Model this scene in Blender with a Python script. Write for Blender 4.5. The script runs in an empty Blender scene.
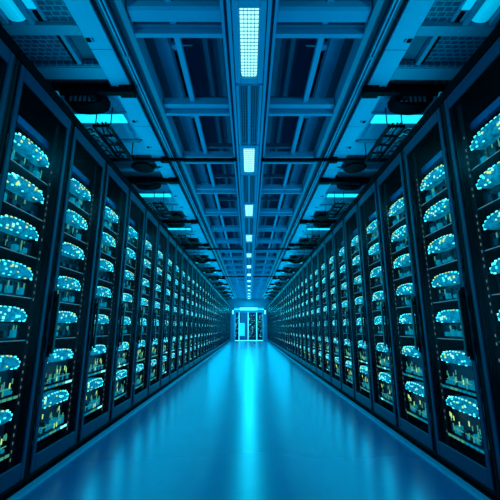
import bpy, math, random
from mathutils import Matrix, Vector
scn = bpy.context.scene
COL = scn.collection
PI = math.pi

# ------------------------------------------------------------------ helpers
class MB:
    def __init__(s):
        s.v = []; s.f = []; s.m = []; s.mats = []
    def mi(s, m):
        if m not in s.mats: s.mats.append(m)
        return s.mats.index(m)
    def raw(s, vs, fs, m):
        b = len(s.v); s.v += [tuple(v) for v in vs]
        k = s.mi(m)
        for f in fs:
            s.f.append(tuple(b + i for i in f)); s.m.append(k)
    def box(s, x0, x1, y0, y1, z0, z1, m):
        vs = [(x0,y0,z0),(x1,y0,z0),(x1,y1,z0),(x0,y1,z0),(x0,y0,z1),(x1,y0,z1),(x1,y1,z1),(x0,y1,z1)]
        s.raw(vs, [(0,3,2,1),(4,5,6,7),(0,1,5,4),(1,2,6,5),(2,3,7,6),(3,0,4,7)], m)
    def cbox(s, x0, x1, y0, y1, z0, z1, m, c=0.004):
        # box chamfered on its twelve edges
        c = min(c, (x1-x0)*.45, (y1-y0)*.45, (z1-z0)*.45)
        X = (x0, x1); Y = (y0, y1); Z = (z0, z1); vs = []; idx = {}
        for i in (0,1):
            for j in (0,1):
                for k in (0,1):
                    sx = c if i == 0 else -c; sy = c if j == 0 else -c; sz = c if k == 0 else -c
                    idx[i,j,k,0] = len(vs); vs.append((X[i], Y[j]+sy, Z[k]+sz))
                    idx[i,j,k,1] = len(vs); vs.append((X[i]+sx, Y[j], Z[k]+sz))
                    idx[i,j,k,2] = len(vs); vs.append((X[i]+sx, Y[j]+sy, Z[k]))
        fs = []
        for i in (0,1): fs.append([idx[i,0,0,0], idx[i,1,0,0], idx[i,1,1,0], idx[i,0,1,0]])
        for j in (0,1): fs.append([idx[0,j,0,1], idx[1,j,0,1], idx[1,j,1,1], idx[0,j,1,1]])
        for k in (0,1): fs.append([idx[0,0,k,2], idx[1,0,k,2], idx[1,1,k,2], idx[0,1,k,2]])
        for a in (0,1):
            for b in (0,1):
                fs.append([idx[a,b,0,0], idx[a,b,1,0], idx[a,b,1,1], idx[a,b,0,1]])
                fs.append([idx[a,0,b,0], idx[a,1,b,0], idx[a,1,b,2], idx[a,0,b,2]])
                fs.append([idx[0,a,b,1], idx[1,a,b,1], idx[1,a,b,2], idx[0,a,b,2]])
        for i in (0,1):
            for j in (0,1):
                for k in (0,1): fs.append([idx[i,j,k,0], idx[i,j,k,1], idx[i,j,k,2]])
        cen = Vector(((x0+x1)/2, (y0+y1)/2, (z0+z1)/2)); out = []
        for f in fs:
            p = [Vector(vs[q]) for q in f]
            n = (p[1]-p[0]).cross(p[2]-p[0]); mid = sum(p, Vector())/len(p)
            out.append(tuple(f) if n.dot(mid-cen) > 0 else tuple(reversed(f)))
        s.raw(vs, out, m)
    def prism(s, pts, x0, x1, m, axis='x'):
        # outline pts extruded along an axis
        n = len(pts)
        def P(t, a, b):
            return (t,a,b) if axis == 'x' else ((a,t,b) if axis == 'y' else (a,b,t))
        vs = [P(x0,a,b) for a,b in pts] + [P(x1,a,b) for a,b in pts]
        fs = [tuple(range(n))[::-1], tuple(range(n, 2*n))]
        for i in range(n):
            j = (i+1) % n; fs.append((i, j, n+j, n+i))
        s.raw(vs, fs, m)
    def tube(s, pts, r, m, n=8):
        pts = [Vector(p) for p in pts]; vs = []; fs = []
        for i, p in enumerate(pts):
            a = pts[max(0, i-1)]; b = pts[min(len(pts)-1, i+1)]
            d = (b-a).normalized()
            up = Vector((0,0,1)) if abs(d.z) < .9 else Vector((1,0,0))
            u = d.cross(up).normalized(); w = u.cross(d).normalized()
            for k in range(n):
                t = 2*PI*k/n; vs.append(p + u*math.cos(t)*r + w*math.sin(t)*r)
        for i in range(len(pts)-1):
            for k in range(n):
                q = (k+1) % n; fs.append((i*n+k, i*n+q, (i+1)*n+q, (i+1)*n+k))
        fs.append(tuple(range(n))[::-1]); fs.append(tuple((len(pts)-1)*n+k for k in range(n)))
        s.raw(vs, fs, m)
    def lathe(s, prof, c, m, n=24, axis='z'):
        vs = []; fs = []
        for (r, h) in prof:
            for k in range(n):
                t = 2*PI*k/n; a, b = r*math.cos(t), r*math.sin(t)
                vs.append((c[0]+a, c[1]+b, c[2]+h) if axis == 'z' else (c[0]+h, c[1]+a, c[2]+b))
        for i in range(len(prof)-1):
            for k in range(n):
                q = (k+1) % n; fs.append((i*n+k, i*n+q, (i+1)*n+q, (i+1)*n+k))
        fs.append(tuple(range(n))[::-1]); fs.append(tuple((len(prof)-1)*n+k for k in range(n)))
        s.raw(vs, fs, m)
    def build(s, name, parent=None, loc=None, smooth=False):
        me = bpy.data.meshes.new(name); me.from_pydata(s.v, [], s.f)
        for m in s.mats: me.materials.append(m)
        me.polygons.foreach_set('material_index', s.m)
        if smooth: me.polygons.foreach_set('use_smooth', [True]*len(s.f))
        me.update()
        o = bpy.data.objects.new(name, me); COL.objects.link(o)
        if parent: o.parent = parent
        if loc: o.location = loc
        return o

def empty(name, loc=(0,0,0), rz=0):
    o = bpy.data.objects.new(name, None); COL.objects.link(o)
    o.location = loc; o.rotation_euler = (0,0,rz); o.empty_display_size = .1
    return o
def tag(o, label, cat, group=None):
    o['label'] = label; o['category'] = cat
    if group: o['group'] = group
    return o
def struct(o, label=None):
    o['kind'] = 'structure'
    if label: o['label'] = label
    return o
def children(o): return [c for c in bpy.data.objects if c.parent == o]
def copy_tree(o, parent=None, kids=None):
    c = o.copy(); COL.objects.link(c); c.parent = parent
    for ch in kids[o.name]: copy_tree(ch, c, kids)
    return c
def kidmap(o, d=None):
    d = {} if d is None else d
    d[o.name] = children(o)
    for c in d[o.name]: kidmap(c, d)
    return d

ORD = ['nearest','second','third','fourth','fifth','sixth','seventh','eighth','ninth','tenth','eleventh','twelfth',
 'thirteenth','fourteenth','fifteenth','sixteenth','seventeenth','eighteenth','nineteenth','twentieth','twenty-first',
 'twenty-second','twenty-third','twenty-fourth']

# ------------------------------------------------------------------ materials
def mat(name, col, rough=.5, metal=0., emit=None, es=0., spec=.5, noise=None, coat=0., bump=None, sample=True):
    m = bpy.data.materials.new(name); m.use_nodes = True
    nt = m.node_tree; b = nt.nodes['Principled BSDF']
    b.inputs['Base Color'].default_value = (*col, 1)
    b.inputs['Roughness'].default_value = rough; b.inputs['Metallic'].default_value = metal
    b.inputs['Specular IOR Level'].default_value = spec
    b.inputs['Coat Weight'].default_value = coat
    if emit:
        b.inputs['Emission Color'].default_value = (*emit, 1); b.inputs['Emission Strength'].default_value = es
        if not sample: m.cycles.emission_sampling = 'NONE'
    tc = nt.nodes.new('ShaderNodeTexCoord')
    if noise:
        sc, amt = noise
        n = nt.nodes.new('ShaderNodeTexNoise'); n.inputs['Scale'].default_value = sc; n.inputs['Detail'].default_value = 5
        nt.links.new(tc.outputs['Object'], n.inputs['Vector'])
        r = nt.nodes.new('ShaderNodeValToRGB')
        r.color_ramp.elements[0].position = .3; r.color_ramp.elements[1].position = .7
        r.color_ramp.elements[0].color = (*[c*(1-amt) for c in col], 1)
        r.color_ramp.elements[1].color = (*[min(1, c*(1+amt)) for c in col], 1)
        nt.links.new(n.outputs['Fac'], r.inputs['Fac']); nt.links.new(r.outputs['Color'], b.inputs['Base Color'])
    if bump:
        n2 = nt.nodes.new('ShaderNodeTexNoise'); n2.inputs['Scale'].default_value = bump[0]
        nt.links.new(tc.outputs['Object'], n2.inputs['Vector'])
        bp = nt.nodes.new('ShaderNodeBump'); bp.inputs['Strength'].default_value = bump[1]; bp.inputs['Distance'].default_value = .01
        nt.links.new(n2.outputs['Fac'], bp.inputs['Height']); nt.links.new(bp.outputs['Normal'], b.inputs['Normal'])
    return m

M = {}
M['floor'] = mat('blue epoxy floor', (.0005,.08,.20), .25, spec=.9, noise=(1.2,.07), bump=(3,.02))
M['kerb'] = mat('kerb strip', (.015,.25,.38), .45, noise=(4,.1))
M['frame'] = mat('rack frame paint', (.0015,.019,.062), .42, spec=.3, noise=(6,.12))
M['cap'] = mat('rack black metal', (.0005,.0012,.003), .7, spec=.03, noise=(8,.2))
M['inner'] = mat('rack interior black', (.0008,.002,.005), .6, spec=.15, noise=(8,.2))
M['handle'] = mat('handle black', (.002,.004,.008), .35, noise=(20,.2))
M['reflect'] = mat('glass reflection blue', (.01,.09,.22), .35, noise=(10,.1))
M['steel'] = mat('tray steel', (.25,.4,.5), .35, metal=.6, noise=(30,.1))
M['chassis'] = mat('server chassis', (.006,.02,.035), .4, noise=(20,.2))
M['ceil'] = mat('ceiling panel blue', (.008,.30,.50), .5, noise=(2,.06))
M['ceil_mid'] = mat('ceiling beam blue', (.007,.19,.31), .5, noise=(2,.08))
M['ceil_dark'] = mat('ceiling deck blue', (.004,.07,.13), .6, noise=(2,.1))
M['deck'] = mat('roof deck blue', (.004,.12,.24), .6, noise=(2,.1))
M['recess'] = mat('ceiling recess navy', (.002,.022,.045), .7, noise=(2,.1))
M['black'] = mat('black steel', (.0006,.0015,.004), .6, spec=.04, noise=(9,.2))
M['rail'] = mat('bright rail metal', (.12,.5,.72), .3, metal=.3, noise=(5,.05))
M['wall'] = mat('wall blue', (.008,.22,.34), .6, noise=(2,.06))
M['duct'] = mat('duct blue', (.006,.30,.50), .42, noise=(3,.06))
M['led_c'] = mat('cyan indicator', (.02,.1,.1), .4, emit=(.05,.95,1.0), es=1.9, sample=False)
M['led_w'] = mat('pale indicator', (.05,.1,.1), .4, emit=(.25,1.0,.85), es=1.7, sample=False)
M['led_y'] = mat('yellow indicator', (.1,.1,.02), .4, emit=(.55,.85,.22), es=1.2, sample=False)
M['led_and_glow_d'] = mat('dim teal indicator and edge glow', (.02,.1,.1), .4, emit=(.0,.34,.52), es=.5, sample=False)
M['led_g'] = mat('dim green indicator', (.05,.1,.02), .4, emit=(.10,.50,.30), es=.6, sample=False)
M['bead'] = mat('dim warm glow', (.05,.05,.03), .4, emit=(.30,.36,.30), es=.38, sample=False)
M['lamp_c'] = mat('cyan lamp', (.1,.5,.6), .4, emit=(.01,.72,.92), es=1.2, sample=False)
M['lamp_dim'] = mat('dim cyan lamp', (.1,.5,.6), .4, emit=(.0,.34,.58), es=.8, sample=False)
M['lamp_w'] = mat('lamp diffuser', (.5,.8,.8), .4, emit=(.42,1.0,.80), es=1.35, sample=False)
M['hot'] = mat('white cyan lamp', (.5,.8,.8), .4, emit=(.1,.9,1.0), es=1.3, sample=False)

def bezel_mat():
    # backlit translucent front of a server: teal glow broken up by the parts behind it
    m = bpy.data.materials.new('backlit server front'); m.use_nodes = True
    nt = m.node_tree; b = nt.nodes['Principled BSDF']
    b.inputs['Base Color'].default_value = (.01,.12,.16,1); b.inputs['Roughness'].default_value = .35
    tc = nt.nodes.new('ShaderNodeTexCoord')
    v = nt.nodes.new('ShaderNodeTexVoronoi'); v.inputs['Scale'].default_value = 38; v.distance = 'CHEBYCHEV'
    nt.links.new(tc.outputs['Object'], v.inputs['Vector'])
    n = nt.nodes.new('ShaderNodeTexNoise'); n.inputs['Scale'].default_value = 26
    nt.links.new(tc.outputs['Object'], n.inputs['Vector'])
    mx = nt.nodes.new('ShaderNodeMath'); mx.operation = 'MULTIPLY'
    nt.links.new(v.outputs['Distance'], mx.inputs[0]); nt.links.new(n.outputs['Fac'], mx.inputs[1])
    r = nt.nodes.new('ShaderNodeValToRGB')
    r.color_ramp.elements[0].position = .03; r.color_ramp.elements[0].color = (.0,.33,.50,1)
    r.color_ramp.elements[1].position = .34; r.color_ramp.elements[1].color = (.0,.06,.13,1)
    nt.links.new(mx.outputs[0], r.inputs['Fac'])
    nt.links.new(r.outputs['Color'], b.inputs['Emission Color']); b.inputs['Emission Strength'].default_value = .8
    m.cycles.emission_sampling = 'NONE'
    return m
M['bezel'] = bezel_mat()

def glass_mat(name, tint, refl):
    m = bpy.data.materials.new(name); m.use_nodes = True
    nt = m.node_tree; nt.nodes.remove(nt.nodes['Principled BSDF'])
    out = nt.nodes['Material Output']
    t = nt.nodes.new('ShaderNodeBsdfTransparent'); t.inputs['Color'].default_value = (*tint, 1)
    g = nt.nodes.new('ShaderNodeBsdfGlossy'); g.inputs['Roughness'].default_value = .28; g.inputs['Color'].default_value = (.75,.9,1,1)
    fw = nt.nodes.new('ShaderNodeLayerWeight'); fw.inputs['Blend'].default_value = .5
    pw = nt.nodes.new('ShaderNodeMath'); pw.operation = 'POWER'; pw.inputs[1].default_value = 4.5
    nt.links.new(fw.outputs['Facing'], pw.inputs[0])
    lw = nt.nodes.new('ShaderNodeMath'); lw.operation = 'MULTIPLY_ADD'; lw.inputs[1].default_value = refl; lw.inputs[2].default_value = .004
    nt.links.new(pw.outputs[0], lw.inputs[0])
    mx = nt.nodes.new('ShaderNodeMixShader')
    nt.links.new(lw.outputs[0], mx.inputs[0]); nt.links.new(t.outputs[0], mx.inputs[1]); nt.links.new(g.outputs[0], mx.inputs[2])
    nt.links.new(mx.outputs[0], out.inputs['Surface'])
    return m
M['glass'] = glass_mat('rack door glass', (.93,.97,1.0), .02)
M['pane'] = glass_mat('entrance glass', (.8,.94,1.0), .3)

def mesh_mat(name, base, hole, sc, w):
    # perforated sheet: rows of dark holes
    m = bpy.data.materials.new(name); m.use_nodes = True
    nt = m.node_tree; b = nt.nodes['Principled BSDF']; b.inputs['Roughness'].default_value = .5
    tc = nt.nodes.new('ShaderNodeTexCoord')
    bk = nt.nodes.new('ShaderNodeTexBrick'); bk.inputs['Scale'].default_value = sc
    bk.inputs['Color1'].default_value = (*hole,1); bk.inputs['Color2'].default_value = (*[c*1.5 for c in hole],1)
    bk.inputs['Mortar'].default_value = (*base,1); bk.inputs['Mortar Size'].default_value = w
    bk.inputs['Brick Width'].default_value = .5; bk.inputs['Row Height'].default_value = .34; bk.offset = .5
    nt.links.new(tc.outputs['Object'], bk.inputs['Vector']); nt.links.new(bk.outputs['Color'], b.inputs['Base Color'])
    return m
M['grid'] = mesh_mat('ceiling grille', (.008,.17,.28), (.002,.03,.075), 9, .035)
M['perf'] = mesh_mat('perforated panel', (.008,.24,.38), (.004,.10,.22), 16, .05)

# ------------------------------------------------------------------ dimensions
CAM_Z = .88
W = 1.28          # rack face distance from the aisle centre
HC = 2.88         # underside of the ceiling grid
Y0, Y1 = -3.4, 24.4
EPS = .004

# ------------------------------------------------------------------ floor, walls, deck
b = MB(); b.box(-2.5, 2.5, Y0, Y1+6.5, -.12, 0, M['floor'])
struct(b.build('floor'), 'glossy blue epoxy floor of the aisle')
for nm, sx in (('left',-1), ('right',1)):
    b = MB(); x0, x1 = sorted((sx*2.5, sx*2.62)); b.box(x0, x1, Y0, Y1+6.5, 0, 3.75, M['wall'])
    struct(b.build('wall_'+nm))
    b = MB(); x0, x1 = sorted((sx*1.25, sx*(W+.012)))
    pr = [(sx*1.208,0),(sx*1.212,.016),(sx*1.252,.016),(sx*1.252,0)]
    b.prism(pr, Y0, Y1, M['kerb'], 'y'); b.box(*sorted((sx*1.2525,sx*(W-.001))), Y0, Y1, 0, .012, M['cap'])  # black box paints the shadow gap between kerb and racks
    struct(b.build('baseboard_'+nm), 'pale blue kerb strip along the foot of the %s rack row' % nm)
b = MB(); b.box(-2.5, 2.5, Y0-.12, Y0, 0, 3.75, M['wall']); struct(b.build('wall_near'))

ceiling = empty('ceiling', (0,0,0)); struct(ceiling, 'blue ceiling grid of beams, joists and panels')
b = MB(); b.box(-2.5, 2.5, Y0, Y1+6.5, 3.63, 3.75, M['deck'])
for sx in (-1,1):
    for xx in (.26,.40,.66):
        a, c = sorted((sx*xx, sx*(xx+.045))); b.box(a, c, Y0, Y1, 3.54, 3.6301, M['ceil_mid'])
    a, c = sorted((sx*.17, sx*.60))
b.build('deck', ceiling)
# centre spine that carries the lamps
b = MB()
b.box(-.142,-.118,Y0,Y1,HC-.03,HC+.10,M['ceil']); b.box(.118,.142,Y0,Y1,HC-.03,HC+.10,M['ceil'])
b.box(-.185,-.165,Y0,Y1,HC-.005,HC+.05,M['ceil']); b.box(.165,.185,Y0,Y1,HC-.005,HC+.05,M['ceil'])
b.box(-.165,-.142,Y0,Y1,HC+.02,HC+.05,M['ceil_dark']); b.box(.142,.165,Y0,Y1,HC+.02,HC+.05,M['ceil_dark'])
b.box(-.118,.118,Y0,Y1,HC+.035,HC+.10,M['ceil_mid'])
b.build('spine_channel', ceiling)
LIGHTS = [1.74, 3.46, 5.25, 7.1, 8.95, 10.75, 12.5, 14.3, 16.1, 17.9, 19.7, 21.5, 23.2]
LL = .62
# side structure
for sx in (-1,1):
    def S(bm, xa, xb, *r):
        x0, x1 = sorted((sx*xa, sx*xb)); bm.box(x0, x1, *r)
    b = MB()
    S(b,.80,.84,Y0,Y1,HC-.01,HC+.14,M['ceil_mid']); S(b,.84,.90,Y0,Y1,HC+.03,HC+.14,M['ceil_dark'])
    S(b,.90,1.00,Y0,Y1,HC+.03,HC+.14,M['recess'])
    b.build('edge_beam', ceiling)
    b = MB()
    for xx in (.912,.938):
        b.tube([(sx*xx,Y0,HC-.005),(sx*xx,Y1,HC-.005)], .0065, M['rail'], 8)
    S(b,.900,.963,Y0,Y1,HC+.002,HC+.02,M['ceil_dark'])
    yy = 1.2
    while yy < Y1:
        S(b,.903,.948,yy,yy+.03,HC-.013,HC+.003,M['ceil_mid']); yy += .95
    b.build('rail', ceiling)
    b = MB(); S(b,.505,.545,Y0,Y1,HC+.045,HC+.09,M['ceil']); b.build('joist', ceiling)
    b = MB(); S(b,.66,.77,Y0,Y1,HC+.27,HC+.36,M['duct'])
    yy = 1.3
    while yy < Y1: S(b,.652,.778,yy,yy+.03,HC+.262,HC+.368,M['ceil_mid']); yy += 1.85
    b.build('conduit_duct', ceiling)
    b = MB(); b.tube([(sx*.60,Y0,HC+.42),(sx*.60,Y1,HC+.42)], .018, M['ceil_mid']); b.build('conduit', ceiling)
    # flat side panels outward of the rail
    b = MB(); S(b,1.005,1.165,Y0,Y1,HC,HC+.02,M['ceil'])
    yy = 1.02
    while yy < Y1:
        for dy in (0,.49):                      # small dark clips on the panel
            S(b,1.128,1.160,yy+dy,yy+dy+.035,HC-.004,HC+.002,M['black'])
            S(b,1.105,1.116,yy+dy,yy+dy+.03,HC-.004,HC+.002,M['ceil_dark'])
            S(b,1.005,1.165,yy+dy+.10,yy+dy+.105,HC-.001,HC+.001,M['ceil_dark'])
        yy += .975
    b.build('side_panel', ceiling)
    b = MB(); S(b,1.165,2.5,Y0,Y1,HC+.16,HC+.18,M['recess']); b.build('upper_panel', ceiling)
# cross beams between spine and edge beam
PAIRS = [.95, 1.87, 2.77, 3.75, 4.72, 5.75]
while PAIRS[-1] < Y1-1.2: PAIRS.append(PAIRS[-1]+1.03)
for i, yp in enumerate(PAIRS):
    b = MB()
    for sx in (-1,1):
        x0, x1 = sorted((sx*.186, sx*.80))
        b.box(x0, x1, yp+.085, yp+.12, HC-.004, HC+.075, M['ceil'])       # thin lipped beam
        b.box(x0, x1, yp+.055, yp+.085, HC+.04, HC+.06, M['ceil_mid'])
        a = .187; c = .79                                                 # wide round-shouldered duct
        prof = [(yp-.11,HC+.05),(yp-.10,HC+.02),(yp-.08,HC+.008),(yp+.0,HC+.008),(yp+.015,HC+.02),(yp+.025,HC+.05),(yp+.025,HC+.15),(yp-.11,HC+.15)]
        if i == 1: b.prism(prof, *sorted((sx*a, sx*c)), M['duct'], 'x')
        else: b.box(*sorted((sx*a, sx*c)), yp-.02, yp+.035, HC+.02, HC+.09, M['duct'])
    b.build('crossbeam', ceiling)
    # short stringers above the grid, seen in the bays
    b = MB()
    for sx in (-1,1):
        x0, x1 = sorted((sx*.17, sx*.80))
        b.box(x0, x1, yp+.52, yp+.56, HC+.46, HC+.52, M['ceil_mid'])
    b.build('stringer', ceiling)

# full width black rods
for i, yr in enumerate((3.70, 8.42, 13.2)):
    for sx, side in ((-1,'left'),(1,'right')):
        b = MB(); b.box(*sorted((sx*.146, sx*2.3)), yr, yr+.035, HC-.045, HC-.014, M['black'])
        b.box(*sorted((sx*.97, sx*1.06)), yr-.012, yr+.047, HC-.060, HC-.001, M['black'])
        b.box(*sorted((sx*1.40, sx*1.425)), yr+.005, yr+.03, HC-.03, HC+.16, M['black'])
        tag(b.build('crossbar'), 'black steel crossbar under the %s half of the ceiling, %s one from the camera' % (side, ORD[i].replace('nearest','first')), 'crossbar', 'black ceiling crossbars')

# ------------------------------------------------------------------ spine lamps and vents
def spine_lamp(i, y):
    t = empty('ceiling_light', (0, y+LL/2, HC-.03))
    if i == 0: lb = 'long rectangular ceiling light with square LED grid, nearest and largest overhead'
    elif i < 9: lb = 'cyan white ceiling light in the central spine, %s from the camera' % ORD[i]
    else: lb = 'tiny far ceiling light in the central spine, %s from the entrance end' % ORD[len(LIGHTS)-1-i].replace('nearest','first')
    tag(t, lb, 'light', 'ceiling lights along the central spine')
    h = LL/2
    b = MB()
    b.cbox(-.112,-.066,-h-.06,h+.06,.0,.05,M['ceil'],.006); b.cbox(.066,.112,-h-.06,h+.06,.0,.05,M['ceil'],.006)
    b.box(-.066,.066,-h-.06,-h,.002,.05,M['ceil']); b.box(-.066,.066,h,h+.06,.002,.05,M['ceil'])
    b.box(-.066,.066,-h,h,.03,.05,M['ceil_dark'])
    if i < 5:
        # louvre lattice in front of the diffuser
        for k in range(1,5): xx = -.06+.12*k/5; b.box(xx-.0022,xx+.0022,-h,h,.0175,.0205,M['ceil'])
        n = 20 if i == 0 else 13
        for k in range(1,n): yy = -h+LL*k/n; b.box(-.062,.062,yy-.0026,yy+.0026,.0175,.0205,M['ceil'])
    b.build('frame', t)
    b = MB(); r = .02; pts = []
    for cx, cy, a0 in ((.062-r,h-.004-r,0),(-.062+r,h-.004-r,90),(-.062+r,-h+.004+r,180),(.062-r,-h+.004+r,270)):
        for k in range(5):
            t_ = math.radians(a0+22.5*k); pts.append((cx+r*math.cos(t_), cy+r*math.sin(t_)))
    b.prism(pts, .021, .03, M['lamp_w'], 'z'); b.build('diffuser', t)
    return t
for i, y in enumerate(LIGHTS): spine_lamp(i, y)
segs = []
for i in range(len(LIGHTS)-1): segs.append((LIGHTS[i]+LL+.08, LIGHTS[i+1]-.08))
for i, (a, c) in enumerate(segs):
    b = MB()
    b.box(-.112,.112,a,c,HC-.012,HC+.03,M['ceil_mid'])
    b.box(-.112,-.088,a,c,HC-.026,HC-.0119,M['ceil']); b.box(.088,.112,a,c,HC-.026,HC-.0119,M['ceil']); b.box(-.012,.012,a,c,HC-.024,HC-.0119,M['ceil'])
    if i < 4:
        yy = a+.03
        while yy < c-.03:
            for xx in (-.066,-.046,-.026,.026,.046,.066): b.box(xx-.006,xx+.006,yy,yy+.013,HC-.0135,HC-.0119,M['black'])
            yy += .024
    else:
        for xx in (-.046,.046): b.box(xx-.025,xx+.025,a+.03,c-.03,HC-.0135,HC-.0119,M['ceil_dark'])
    w = ORD[i].replace('nearest','first')
    tag(b.build('vent_panel'), ('perforated blue vent panel between ceiling lights, %s from the camera' % w) if i < 6 else
        ('small blue vent panel between far ceiling lights, %s from the entrance end' % ORD[len(segs)-1-i].replace('nearest','first')), 'vent', 'vent panels of the central spine')

# ------------------------------------------------------------------ side ceiling modules above the racks
SM = [1.05, 2.95, 4.92, 6.75, 8.6, 10.5, 12.4, 14.3, 16.2, 18.1, 20.0, 21.9]
for sx, side in ((-1,'left'), (1,'right')):
    def S(bm, xa, xb, *r):
        x0, x1 = sorted((sx*xa, sx*xb)); bm.box(x0, x1, *r)
    def T(bm, pts, r, m, n=6): bm.tube([(sx*p[0],p[1],p[2]) for p in pts], r, m, n)
    for i, y in enumerate(SM):
        w = ORD[i].replace('nearest','first')
        where = '%s side, %s from the camera' % (side, w) if i < 7 else '%s side, %s from the entrance end' % (side, ORD[len(SM)-1-i].replace('nearest','first'))
        # tile cluster of this module: belongs to the ceiling
        b = MB()
        if i == 0:
            S(b,1.165,1.36,.2,1.89,HC+.03,HC+.045,M['grid'])
            S(b,1.25,2.3,1.89,1.97,HC-.005,HC+.03,M['ceil_mid']); S(b,1.165,1.25,1.89,1.97,HC-.005,HC+.03,M['ceil_mid'])
            S(b,1.165,1.30,1.97,2.24,HC+.05,HC+.07,M['ceil_dark'])
            S(b,1.30,1.33,1.97,2.24,HC-.002,HC+.05,M['ceil_mid']); S(b,1.33,1.36,1.97,2.24,HC+.01,HC+.05,M['black'])
            S(b,1.36,2.3,1.97,2.24,HC+.03,HC+.045,M['grid'])
            S(b,1.165,2.3,2.24,2.275,HC+.0,HC+.04,M['grid'])
            S(b,1.165,2.3,2.275,2.40,HC-.004,HC+.03,M['ceil_mid'])
            S(b,1.165,2.3,2.40,2.52,HC+.06,HC+.08,M['recess'])
            S(b,1.64,2.3,.2,1.89,HC+.03,HC+.045,M['grid'])
        else:
            S(b,1.165,2.3,y-.36,y-.09,HC+.02,HC+.04,M['perf'])
            S(b,1.165,2.3,y+.09,y+.36,HC+.0,HC+.03,M['ceil'])
            S(b,1.20,2.3,y+.36,y+.42,HC-.012,HC+.03,M['ceil_mid'])
            S(b,1.165,1.21,y-.09,y+.09,HC+.0,HC+.03,M['ceil'])
            S(b,1.165,2.3,y+.42,y+.72,HC+.01,HC+.03,M['ceil'])
            S(b,1.19,2.3,y+.76,y+1.40,HC+.05,HC+.07,M['ceil_dark'])
            S(b,1.165,2.3,y+1.06,y+1.14,HC+.0,HC+.05,M['ceil_mid'])
        b.build('ceiling_tile', ceiling)
        if i == 0:
            t = empty('trough_light', (0,0,0)); tag(t, 'lengthwise cyan trough light above the racks, %s side' % side, 'light', 'trough lights')
            b = MB(); S(b,1.44,1.475,.5,1.88,HC-.01,HC+.05,M['ceil_mid']); S(b,1.62,1.655,.5,1.88,HC-.01,HC+.05,M['ceil_mid']); S(b,1.475,1.62,.5,1.88,HC+.045,HC+.05,M['ceil_mid'])
            S(b,1.36,1.44,.5,1.88,HC+.02,HC+.04,M['ceil_mid']); S(b,1.385,1.415,1.80,1.875,HC+.01,HC+.0195,M['black']); b.build('housing', t)
            b = MB(); S(b,1.375,1.43,.55,1.78,HC+.008,HC+.0195,M['lamp_dim']); b.build('light_strip', t)
            b = MB()
            pts = [(sx*(1.5475+.07*math.cos(a)), HC+.04-.05*math.sin(a)) for a in [PI*k/8 for k in range(9)]]
            b.prism(pts, .55, 1.86, M['lamp_dim'], 'y'); b.build('tube', t)
        else:
            t = empty('light_panel', (sx*1.5, y, HC))
            tag(t, 'bright cyan slot light above the racks, %s' % where, 'light', 'cyan slot lights above the racks')
            b = MB(); b.box(-.29,.6,-.09,-.075,.0,.03,M['ceil']); b.box(-.29,.6,.075,.09,.0,.03,M['ceil']); b.box(-.29,.6,-.075,.075,.02,.03,M['ceil_dark'])
            b.build('frame', t)
            b = MB(); b.box(-.28,.59,-.073,.073,.006,.019,M['lamp_c']); b.build('diffuser', t)
            if sx == -1: t.rotation_euler.z = PI
        # transverse dark beam with collars, at the near side of the module
        if i > 0:
            yb = y-.47 if i == 1 else y-.64
            b = MB(); S(b,.99,2.3,yb,yb+.05,HC-.06,HC-.01,M['black']); S(b,.97,1.10,yb-.015,yb+.065,HC-.07,HC-.001,M['black'])
            S(b,1.30,1.35,yb-.01,yb+.06,HC-.10 if i == 1 else HC-.07,HC+.0,M['black'])
            for xx in (1.20,2.2): S(b,xx,xx+.02,yb+.015,yb+.035,HC-.012,HC+.16,M['black'])
            tag(b.build('hanger_beam'), 'black hanger beam over the racks, %s' % where, 'beam', 'black hanger beams over the racks')
            # fan coil head hanging from the beam
            t = empty('fan_unit', (sx*1.42, yb+.13, HC-.055 if i == 1 else HC-.035)); t.scale.z = 1 if i == 1 else .75; tag(t, 'dark rounded fan unit hung over the racks, %s' % where, 'fan unit', 'fan units over the racks')
            b = MB(); pts = []
            for k in range(13):
                a_ = PI*k/12; pts.append((.17*math.cos(a_), -.085*math.sin(a_)**.7 if 0<k<12 else 0))
            pts = pts + [(-.17,.04),(.17,.04)]
            b.prism(pts, -.07, .07, M['cap'], 'y'); b.build('casing', t)
            b = MB()
            for k in range(6): b.box(-.12+.04*k,-.10+.04*k,-.076,-.069,-.05,.02,M['ceil_dark'])
            b.build('grille', t)
            for q in (-.12,.12):
                b = MB(); b.tube([(q,0,.04),(q,0,.13)],.008,M['black']); b.build('hanger', t)
            # black ladder of cable tray
            z = HC-.20
            t = empty('cable_ladder', (sx*1.35, y+.13, z)); tag(t, 'black cable ladder hanging above the rack tops, %s' % where, 'cable tray', 'black cable ladders')
            b = MB()
            for xx in (-.07,.07): b.box(xx-.009,xx+.009,-.33,.33,-.015,.015,M['black'])
            for k in range(5): yy=-.32+.16*k; b.box(-.065,.065,yy-.009,yy+.009,-.01,.01,M['black'])
            for yy in (-.29,.29):
                for xx in (-.07,.07): b.box(xx-.004,xx+.004,yy-.004,yy+.004,.014,.21,M['black'])
            b.build('tray', t)
            b = MB()
            for k, xx in enumerate((-.035,.0,.03)):
                b.tube([(xx+.012*math.sin(q*1.3+k), -.33+.055*q, .022+.006*math.sin(q+k)) for q in range(13)], .010, M['ceil_dark'] if k==1 else M['inner'], 6)
            b.build('cable', t)
            # looped cables that dive to the racks
            b = MB()
            for k in range(6):
                yk = y-.1+.10*k
                T(b, [(1.46,yk,HC-.20),(1.50,yk+.01,HC-.16),(1.56,yk+.02,HC-.17),(1.60,yk+.02,HC-.25),(1.60,yk+.03,HC-.36),(1.61,yk+.03,2.415)], .011, M['inner'], 6)
            tag(b.build('cable_bundle'), 'black cables looping down to the rack tops, %s' % where, 'cables', 'cable loops over the racks')
            # round black speaker
            b = MB(); yc = y+.95
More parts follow.
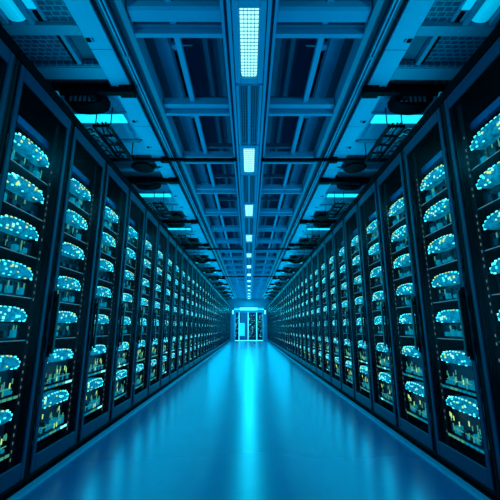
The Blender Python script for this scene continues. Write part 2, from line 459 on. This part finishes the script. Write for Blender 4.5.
            b.lathe([(.13,-.012),(.13,.0),(.11,.004),(.09,.012),(.09,.04)], (sx*1.33, yc, HC-.04), M['black'], 28)
            b.lathe([(.142,-.004),(.142,.004)], (sx*1.33, yc, HC-.036), M['black'], 28)
            b.tube([(sx*1.33,yc,HC),(sx*1.33,yc,HC+.055)], .012, M['black'])
            tag(b.build('ceiling_speaker'), 'round black ceiling speaker over the racks, %s' % where, 'speaker', 'round black ceiling speakers')
    # bent conduits near the camera
    b = MB(); T(b, [(1.42,2.14,2.41),(1.42,2.14,2.56),(1.43,2.20,2.60),(1.50,2.42,2.60),(1.72,2.42,2.60),(1.74,2.42,2.41)], .006, M['steel'], 8)
    tag(b.build('bent_conduit'), 'thin bent metal conduit beside the first fan unit, %s side' % side, 'conduit', 'bent conduits')

# small round fittings in the bays
for sx, side in ((-1,'left'), (1,'right')):
    for i, (x, y) in enumerate(((.60,2.30),(.62,3.22),(.62,4.18))):
        b = MB(); z = HC+.24
        b.lathe([(.012,-.03),(.03,-.026),(.034,.0),(.02,.015),(.012,.02),(.012,.165)], (sx*x,y,z), M['duct'], 16)
        b.tube([(sx*(x-.02),y,z-.005),(sx*(x-.14),y,z-.005)], .006, M['steel'], 6)
        tag(b.build('sprinkler'), 'small round sprinkler fitting in %s %s ceiling bay from the camera' % (('first','second','third')[i], side), 'sprinkler', 'sprinkler fittings')

# ------------------------------------------------------------------ racks
# local frame: face at x=0 looking towards +x, width along y (-.3 ... .3), depth to x=-1.0
LEV = [1.935, 1.69, 1.445, 1.20, .955, .695, .415]
RW = .5985
OFF = [0.]
def bezel(name, parent, z, seed):
    rnd = random.Random(seed)
    b = MB()
    # front outline (y, z), bulging towards the aisle
    top = [(-.180,-.014),(-.158,.008),(-.112,.032),(-.06,.042),(.06,.042),(.112,.032),(.158,.008),(.180,-.014)]
    bot = [(.174,-.024),(.150,-.035),(.06,-.041),(-.06,-.041),(-.150,-.035),(-.174,-.024)]
    out = top+bot; n = len(out)
    rings = [(1.0,-.06),(1.0,-.010),(.93,.004),(.70,.012)]
    vs = []
    for s, x in rings:
        for (a, c) in out: vs.append((x, a*(s if s==1 else s*.5+.5), c*s))
    fs = [tuple(range(n))]
    for r in range(len(rings)-1):
        for k in range(n):
            q = (k+1)%n; fs.append((r*n+k, r*n+q, (r+1)*n+q, (r+1)*n+k))
    fs.append(tuple((len(rings)-1)*n+k for k in range(n))[::-1])
    b.raw(vs, fs, M['bezel'])
    b.box(-.55,-.059,-.18,.18,-.036,.036,M['chassis'])
    o = b.build('server_unit', parent, (-.038,OFF[0],z))
    g = MB()
    hi = z > 1.15
    def led(y, zz, x, sy, sz, m): g.box(x, x+.006, y-sy, y+sy, zz-sz, zz+sz, m)
    def pick(y):
        r = rnd.random()
        if r < (.42 if hi else .16): return M['led_y']
        if r < .62: return M['led_w']
        return M['led_c']
    k = 8
    for i in range(k):
        y = -.122+.244*i/(k-1)+rnd.uniform(-.004,.004)
        led(y, .0355-max(0,abs(y)-.06)*.14, .002, .0075, .005, pick(y))
    for sgn in (-1,1):
        for (y, zz) in ((.148,.010),(.167,-.006),(.163,-.024)): led(sgn*y, zz, -.002, .008, .007, M['led_c'] if rnd.random()<.75 else M['led_w'])
    for i in range(8):
        y = -.15+.3*i/7+rnd.uniform(-.012,.012)
        if rnd.random() < .6: led(y, -.0355, .002, .007, .0035, pick(y) if rnd.random()<.5 else M['led_c'])
    for i in range(13):
        led(rnd.uniform(-.14,.14), rnd.uniform(-.024,.024), .011, rnd.uniform(.003,.007), rnd.uniform(.003,.008), pick(0) if rnd.random()<.7 else M['led_and_glow_d'])
    g.build('indicator_lights', o)
    return o
def board(parent, z, gap, seed, low):
    # circuit tray hanging below a server: components, uprights and a bright tray lip
    rnd = random.Random(seed+99)
    b = MB()
    b.box(-.05,-.046,-.20,.20,-gap+.012,-.0,M['chassis'])
    b.box(-.40,.0,-.205,.205,-gap,-gap+.006,M['chassis'])
    if not low:
        for i in range(4):
            y = -.13+.085*i+rnd.uniform(-.015,.015); h = rnd.uniform(.02,.045)
            b.cbox(-.046,-.02,y-.018,y+.018,-gap+.02,-gap+.02+h,M['led_and_glow_d'] if rnd.random()<.6 else M['chassis'],.003)
        for i in range(9):
            y = rnd.uniform(-.17,.17); b.box(-.03,-.026,y-.004,y+.004,-rnd.uniform(.02,gap-.03)-.004,-.012,M['led_g'] if rnd.random()<.35 else M['inner'])
    else:
        for i in range(12):
            y = -.17+.031*i+rnd.uniform(-.008,.008); h = rnd.uniform(.015,.06)
            b.cbox(-.046,-.015,y-.010,y+.010,-gap+.02,-gap+.02+h,M['led_and_glow_d'] if rnd.random()<.65 else M['chassis'],.003)
        for i in range(20):
            y = rnd.uniform(-.18,.18); z0 = -rnd.uniform(.03,gap-.03)
            b.box(-.014,-.010,y-.0025,y+.0025,z0-.016,z0+.012,M['led_g'] if rnd.random()<.8 else M['led_y'])
        for i in range(7):
            y = rnd.uniform(-.17,.17); b.box(-.014,-.010,y-.02,y+.02,-gap+.05,-gap+.055,M['led_g'])
    o = b.build('circuit_tray', parent, (-.038,OFF[0],z))
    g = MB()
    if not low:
        g.box(.0,.003,-.19,.19,-gap,-gap+.0045,M['led_and_glow_d'])  # emissive colour imitates light on the metal tray edge
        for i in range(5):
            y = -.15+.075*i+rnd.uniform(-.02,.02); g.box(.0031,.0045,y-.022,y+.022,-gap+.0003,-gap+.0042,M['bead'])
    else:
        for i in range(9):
            y = -.18+.045*i; g.box(.0,.004,y-.017,y+.017,-gap-.004,-gap+.010,M['led_w'] if rnd.random()<.2 else (M['led_g'] if rnd.random()<.6 else M['led_and_glow_d']))
    g.build('tray_edge_glow', o)
def carcass(b):
    h = RW/2-.002
    b.box(-1.0,-.0125,-h,-h+.03,.02,2.36,M['inner']); b.box(-1.0,-.0125,h-.03,h,.02,2.36,M['inner'])
    b.box(-1.0,-.97,-h+.03,h-.03,.02,2.36,M['inner']); b.box(-.97,-.0125,-h+.03,h-.03,.02,.06,M['inner'])
    b.box(-1.0,-.004,-h,h,2.345,2.41,M['cap'])
    b.box(-1.0,-.006,-h,h,.0,.02,M['cap'])
    b.box(-.97,-.60,-h+.03,h-.03,.06,2.36,M['inner'])
    # nose of the near and far edge: black gap strips
DZ0, DZ1, DH = .045, 2.335, .272
def doorframe(b):
    st = .036
    b.cbox(-.012,.0,-DH,-DH+st,DZ0,DZ1,M['frame'],.005); b.cbox(-.012,.0,DH-st,DH,DZ0,DZ1,M['frame'],.005)
    b.cbox(-.012,-.0003,-DH+st-.004,DH-st+.004,DZ0,DZ0+.095,M['frame'],.004); b.cbox(-.012,-.0003,-DH+st-.004,DH-st+.004,DZ1-.085,DZ1,M['frame'],.004)
    # inner black lip
    b.box(-.016,-.012,-DH+st-.002,-DH+st+.018,DZ0+.09,DZ1-.08,M['cap']); b.box(-.016,-.012,DH-st-.018,DH-st+.002,DZ0+.09,DZ1-.08,M['cap'])
def doorglass(b):
    b.box(-.008,-.006,-DH+.034,DH-.034,DZ0+.093,DZ1-.083,M['glass'])
def doorhandle(b, hs):
    y = hs*(DH-.022)
    b.cbox(.018,.034,y-.012,y+.012,.72,1.10,M['handle'],.004)
    b.box(-.002,.02,y-.009,y+.009,.74,.77,M['handle']); b.box(-.002,.02,y-.009,y+.009,1.05,1.08,M['handle'])
    b.box(-.001,.004,y-.017,y+.017,.70,1.12,M['cap'])
def rails(b, s, rnd):
    y0, y1 = sorted((s*.175, s*.215))
    b.box(-.048,-.040,y0,y1,.13,2.25,M['inner'])
    z = .16
    while z < 2.02:
        if rnd.random() < .72: b.box(-.0405,-.0385,s*.190-.0035,s*.190+.0035,z,z+.016,M['bead'])  # rail perforations given a dim glow by emissive colour
        z += .042
def make_rack(seed, hs, full=True):
    """hs: which stile of the door carries the handle (the one nearer the camera)"""
    rnd = random.Random(seed); OFF[0] = hs*.03
    root = empty('server_rack')
    if full:
        b = MB(); carcass(b); b.build('cabinet', root)
        b = MB(); b.cbox(-.12,-.085,-.20,.20,2.065,2.115,M['reflect'],.004); b.build('reflection_panel', root)  # blue panel stands in for a ceiling light reflected in the glass
        b = MB(); doorframe(b); d = b.build('door', root)
        b = MB(); doorglass(b); b.build('door_glass', d)
        b = MB(); doorhandle(b, hs); b.build('handle', d)
        b = MB(); rails(b, -hs, rnd); b.build('mounting_rail', root)
        for i, z in enumerate(LEV):
            low = i >= 5
            bezel('server_unit', root, z, seed*31+i)
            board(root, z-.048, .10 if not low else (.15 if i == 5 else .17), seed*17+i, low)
    return root
def flatten(root):
    """one mesh holding a whole far rack"""
    bpy.context.view_layer.update()
    b = MB()
    def walk(o):
        for c in children(o):
            if c.type == 'MESH':
                mw = c.matrix_world; me = c.data
                base = len(b.v); b.v += [tuple(mw @ v.co) for v in me.vertices]
                for p in me.polygons:
                    b.f.append(tuple(base+k for k in p.vertices)); b.m.append(b.mi(me.materials[p.material_index]))
            walk(c)
    walk(root)
    o = b.build('server_rack')
    return o
masters = {}
def drop(o):
    for c in children(o): drop(c)
    bpy.data.objects.remove(o)
NFULL = 18
for side, sx, ystart in (('left',-1,.996), ('right',1,.773)):
    rz = 0 if sx < 0 else PI
    hs = -1 if sx < 0 else 1        # handle on the stile nearer the camera
    protos = [make_rack(11+5*k+(100 if sx>0 else 0), hs) for k in range(3)]
    kms = [kidmap(p) for p in protos]
    flats = [flatten(p) for p in protos]
    n = int((Y1-.01-ystart)/.6)
    for i in range(n):
        y = ystart+.6*i+.3
        k = (i*2+i//3) % 3
        if i < NFULL: r = copy_tree(protos[k], None, kms[k])
        else: r = flats[k].copy(); COL.objects.link(r)
        r.location = (sx*W, y, 0); r.rotation_euler = (0,0,rz)
        if i == 0: lb = 'server rack at the picture edge, first of the %s row' % side
        elif i < 20: lb = 'dark server rack with glass door in the %s row, %s from the camera' % (side, ORD[i])
        else: lb = 'small distant server rack in the %s row, %s from the entrance end' % (side, ORD[n-1-i].replace('nearest','first'))
        tag(r, lb, 'server rack', 'server racks of the %s row' % side)
    for p in protos: drop(p)
    for f in flats: bpy.data.objects.remove(f)

# ------------------------------------------------------------------ far end
YE = Y1+.05
OW, OH = 1.02, 2.04
b = MB()
b.box(-2.5,-OW,YE,YE+.12,0,3.63,M['wall']); b.box(OW,2.5,YE,YE+.12,0,3.63,M['wall']); b.box(-OW,OW,YE,YE+.12,OH+.0,3.63,M['wall'])
struct(b.build('wall_far'), 'blue end wall around the glass entrance')
t = empty('door_1', (0,YE+.04,0)); struct(t, 'glazed entrance with bright cyan frames at the far end')
b = MB()
for x in (-OW+.03,-.70,-.06,.55,OW-.03): b.box(x-.028,x+.028,-.03,.03,.02,OH-.0,M['rail'])
b.box(-OW,OW,-.03,.03,0,.05,M['rail']); b.box(-OW,OW,-.031,.031,OH-.07,OH-.001,M['rail'])
b.build('door_frame', t)
b = MB()
for x in (-.70,-.06,.55): b.box(x-.02,x+.02,-.036,-.0301,.05,OH-.08,M['hot'])
b.box(-.98,.98,-.038,-.0301,.012,.05,M['hot'])
b.build('light_strip', t)
for a, c in ((-OW+.058,-.728),(-.672,-.088),(-.032,.522),(.578,OW-.058)):
    b = MB(); b.box(a,c,-.006,.006,.05,OH-.07,M['pane']); b.build('glass_pane', t)
b = MB(); b.box(-.13,-.115,-.07,-.055,.9,1.2,M['handle']); b.box(-.13,-.115,-.06,-.03,.92,.94,M['handle']); b.box(-.13,-.115,-.06,-.03,1.16,1.18,M['handle']); b.build('handle', t)
# soffit light above the entrance
t = empty('soffit_light', (0,YE-.10,OH+.04)); tag(t, 'wide bright cyan soffit light above the glass entrance', 'light')
b = MB(); b.box(-1.08,1.08,-.08,.095,.0,.02,M['ceil']); b.box(-1.08,1.08,.03,.095,.02,.26,M['ceil']); b.build('housing', t)
b = MB(); b.cbox(-.66,.62,-.07,.029,.03,.20,M['hot'],.02); b.cbox(-1.06,-.70,-.05,.029,.04,.14,M['lamp_c'],.015); b.cbox(.66,1.06,-.05,.029,.04,.14,M['lamp_c'],.015); b.build('diffuser', t)
for sx, side in ((-1,'left'),(1,'right')):
    t = empty('wall_lamp', (sx*1.14,YE-.004,1.98)); tag(t, 'small bright cyan wall lamp %s of the glass entrance' % side, 'wall lamp', 'entrance wall lamps')
    b = MB(); b.box(-.07,.07,-.03,.0,-.16,.16,M['ceil']); b.build('bracket', t)
    b = MB(); b.cbox(-.06,.06,-.08,-.0301,-.14,.14,M['hot'],.02); b.build('lens', t)
# lit equipment beyond the glass
b = MB(); b.box(-2.5,2.5,Y1+6.4,Y1+6.5,0,3.63,M['wall']); struct(b.build('wall_back'), 'wall of the room beyond the glass entrance')
t = empty('storage_cabinet', (-.52,Y1+2.0,0)); tag(t, 'glowing cyan cabinet standing behind the glass entrance', 'cabinet')
b = MB(); b.cbox(-.25,.25,0,.5,.0,1.35,M['duct'],.01); b.build('body', t)
b = MB(); b.cbox(-.20,.20,-.012,.0,.30,1.25,M['lamp_c'],.004); b.build('display', t)
for k, (x, lb) in enumerate(((-.98,'left'),(.22,'centre'),(.95,'right'))):
    rr = random.Random(500+k)
    t = empty('equipment_rack', (x,Y1+3.2,0)); tag(t, {'left':'dotted equipment rack behind the leftmost glass pane','centre':'dark equipment rack seen behind the wide right glass pane','right':'dotted equipment rack behind the rightmost glass pane'}[lb], 'equipment rack', 'racks beyond the entrance')
    b = MB(); b.cbox(-.28,.28,0,.8,0,2.1,M['frame'],.01); b.build('cabinet', t)
    b = MB()
    for q in range(60):
        xx = rr.uniform(-.22,.22); zz = rr.uniform(.2,1.95); s = rr.uniform(.012,.03)
        b.box(xx-s,xx+s,-.008,-.0001,zz-s*.6,zz+s*.6,rr.choice([M['led_c'],M['led_w'],M['led_and_glow_d'],M['led_y']]))
    b.build('indicator_lights', t)

# ------------------------------------------------------------------ lights
def area(name, loc, rot, sx_, sy_, e, col, vis=True):
    l = bpy.data.lights.new(name, 'AREA'); l.shape = 'RECTANGLE'; l.size = sx_; l.size_y = sy_; l.energy = e; l.color = col
    o = bpy.data.objects.new(name, l); COL.objects.link(o); o.location = loc; o.rotation_euler = rot
    return o
CY = (.0,.71,1.0)
for i, y in enumerate([-1.9,-.1]+LIGHTS):
    area('lamp_spine', (0,y+LL/2,HC-.035), (0,0,0), .12, .6, 6.8*(1+.2*i), CY)
for sx in (-1,1):
    for y in SM[1:]:
        area('lamp_slot', (sx*1.45,y,HC-.002), (0,0,0), .5, .13, 6, (.02,.75,1.0))
    # added unseen fill aimed up from the rack-top fronts, brightening the ceiling
    for a, c, e in ((-2,5,19),(5,13,24),(13,24,42)):
        area('fill_uplight', (sx*1.36,(a+c)/2,2.43), (PI,-sx*math.radians(45),0), .05, c-a, e, (.0,.72,1.0))
for sx, ys in ((-1,.996),(1,.773)):
    for i in range(16):      # added area lights standing in for each rack's server glow
        area('rack_glow_fill', (sx*(W-.006),ys+.6*i+.3,1.2), (0,sx*PI/2,0), 1.7, .24, 4.8, (.0,.59,1.0))
    area('rack_glow_fill', (sx*(W-.006),17.5,1.2), (0,sx*PI/2,0), 1.7, 13, 200, (.0,.59,1.0))  # added long fill for the glow of the farther racks
area('lamp_soffit', (0,YE-.25,OH+.1), (math.radians(-70),0,0), 1.9, .3, 22, (.0,.75,1.0))
area('lamp_entrance_room', (0,Y1+3,3.4), (0,0,0), 3, 3, 300, (.05,.65,1.0))
w = bpy.data.worlds.new('world'); scn.world = w; w.use_nodes = True
bg = w.node_tree.nodes['Background']; bg.inputs[0].default_value = (.0,.12,.3,1); bg.inputs[1].default_value = .3

# ------------------------------------------------------------------ camera
cam = bpy.data.cameras.new('camera'); co = bpy.data.objects.new('camera', cam); COL.objects.link(co)
F = 338.
cam.sensor_width = 36; cam.sensor_fit = 'HORIZONTAL'; cam.lens = 36*F/500; cam.clip_start = .02
pitch = math.atan(78/F)
co.location = (0,0,CAM_Z); co.rotation_euler = (PI/2+pitch, 0, -math.atan(1/F)*1.0)
scn.camera = co
scn.view_settings.view_transform = 'Standard'; scn.view_settings.look = 'None'
scn.view_settings.gamma = 1; scn.view_settings.exposure = 0.0
scn.cycles.use_denoising = True
scn.cycles.max_bounces = 8; scn.cycles.transparent_max_bounces = 16
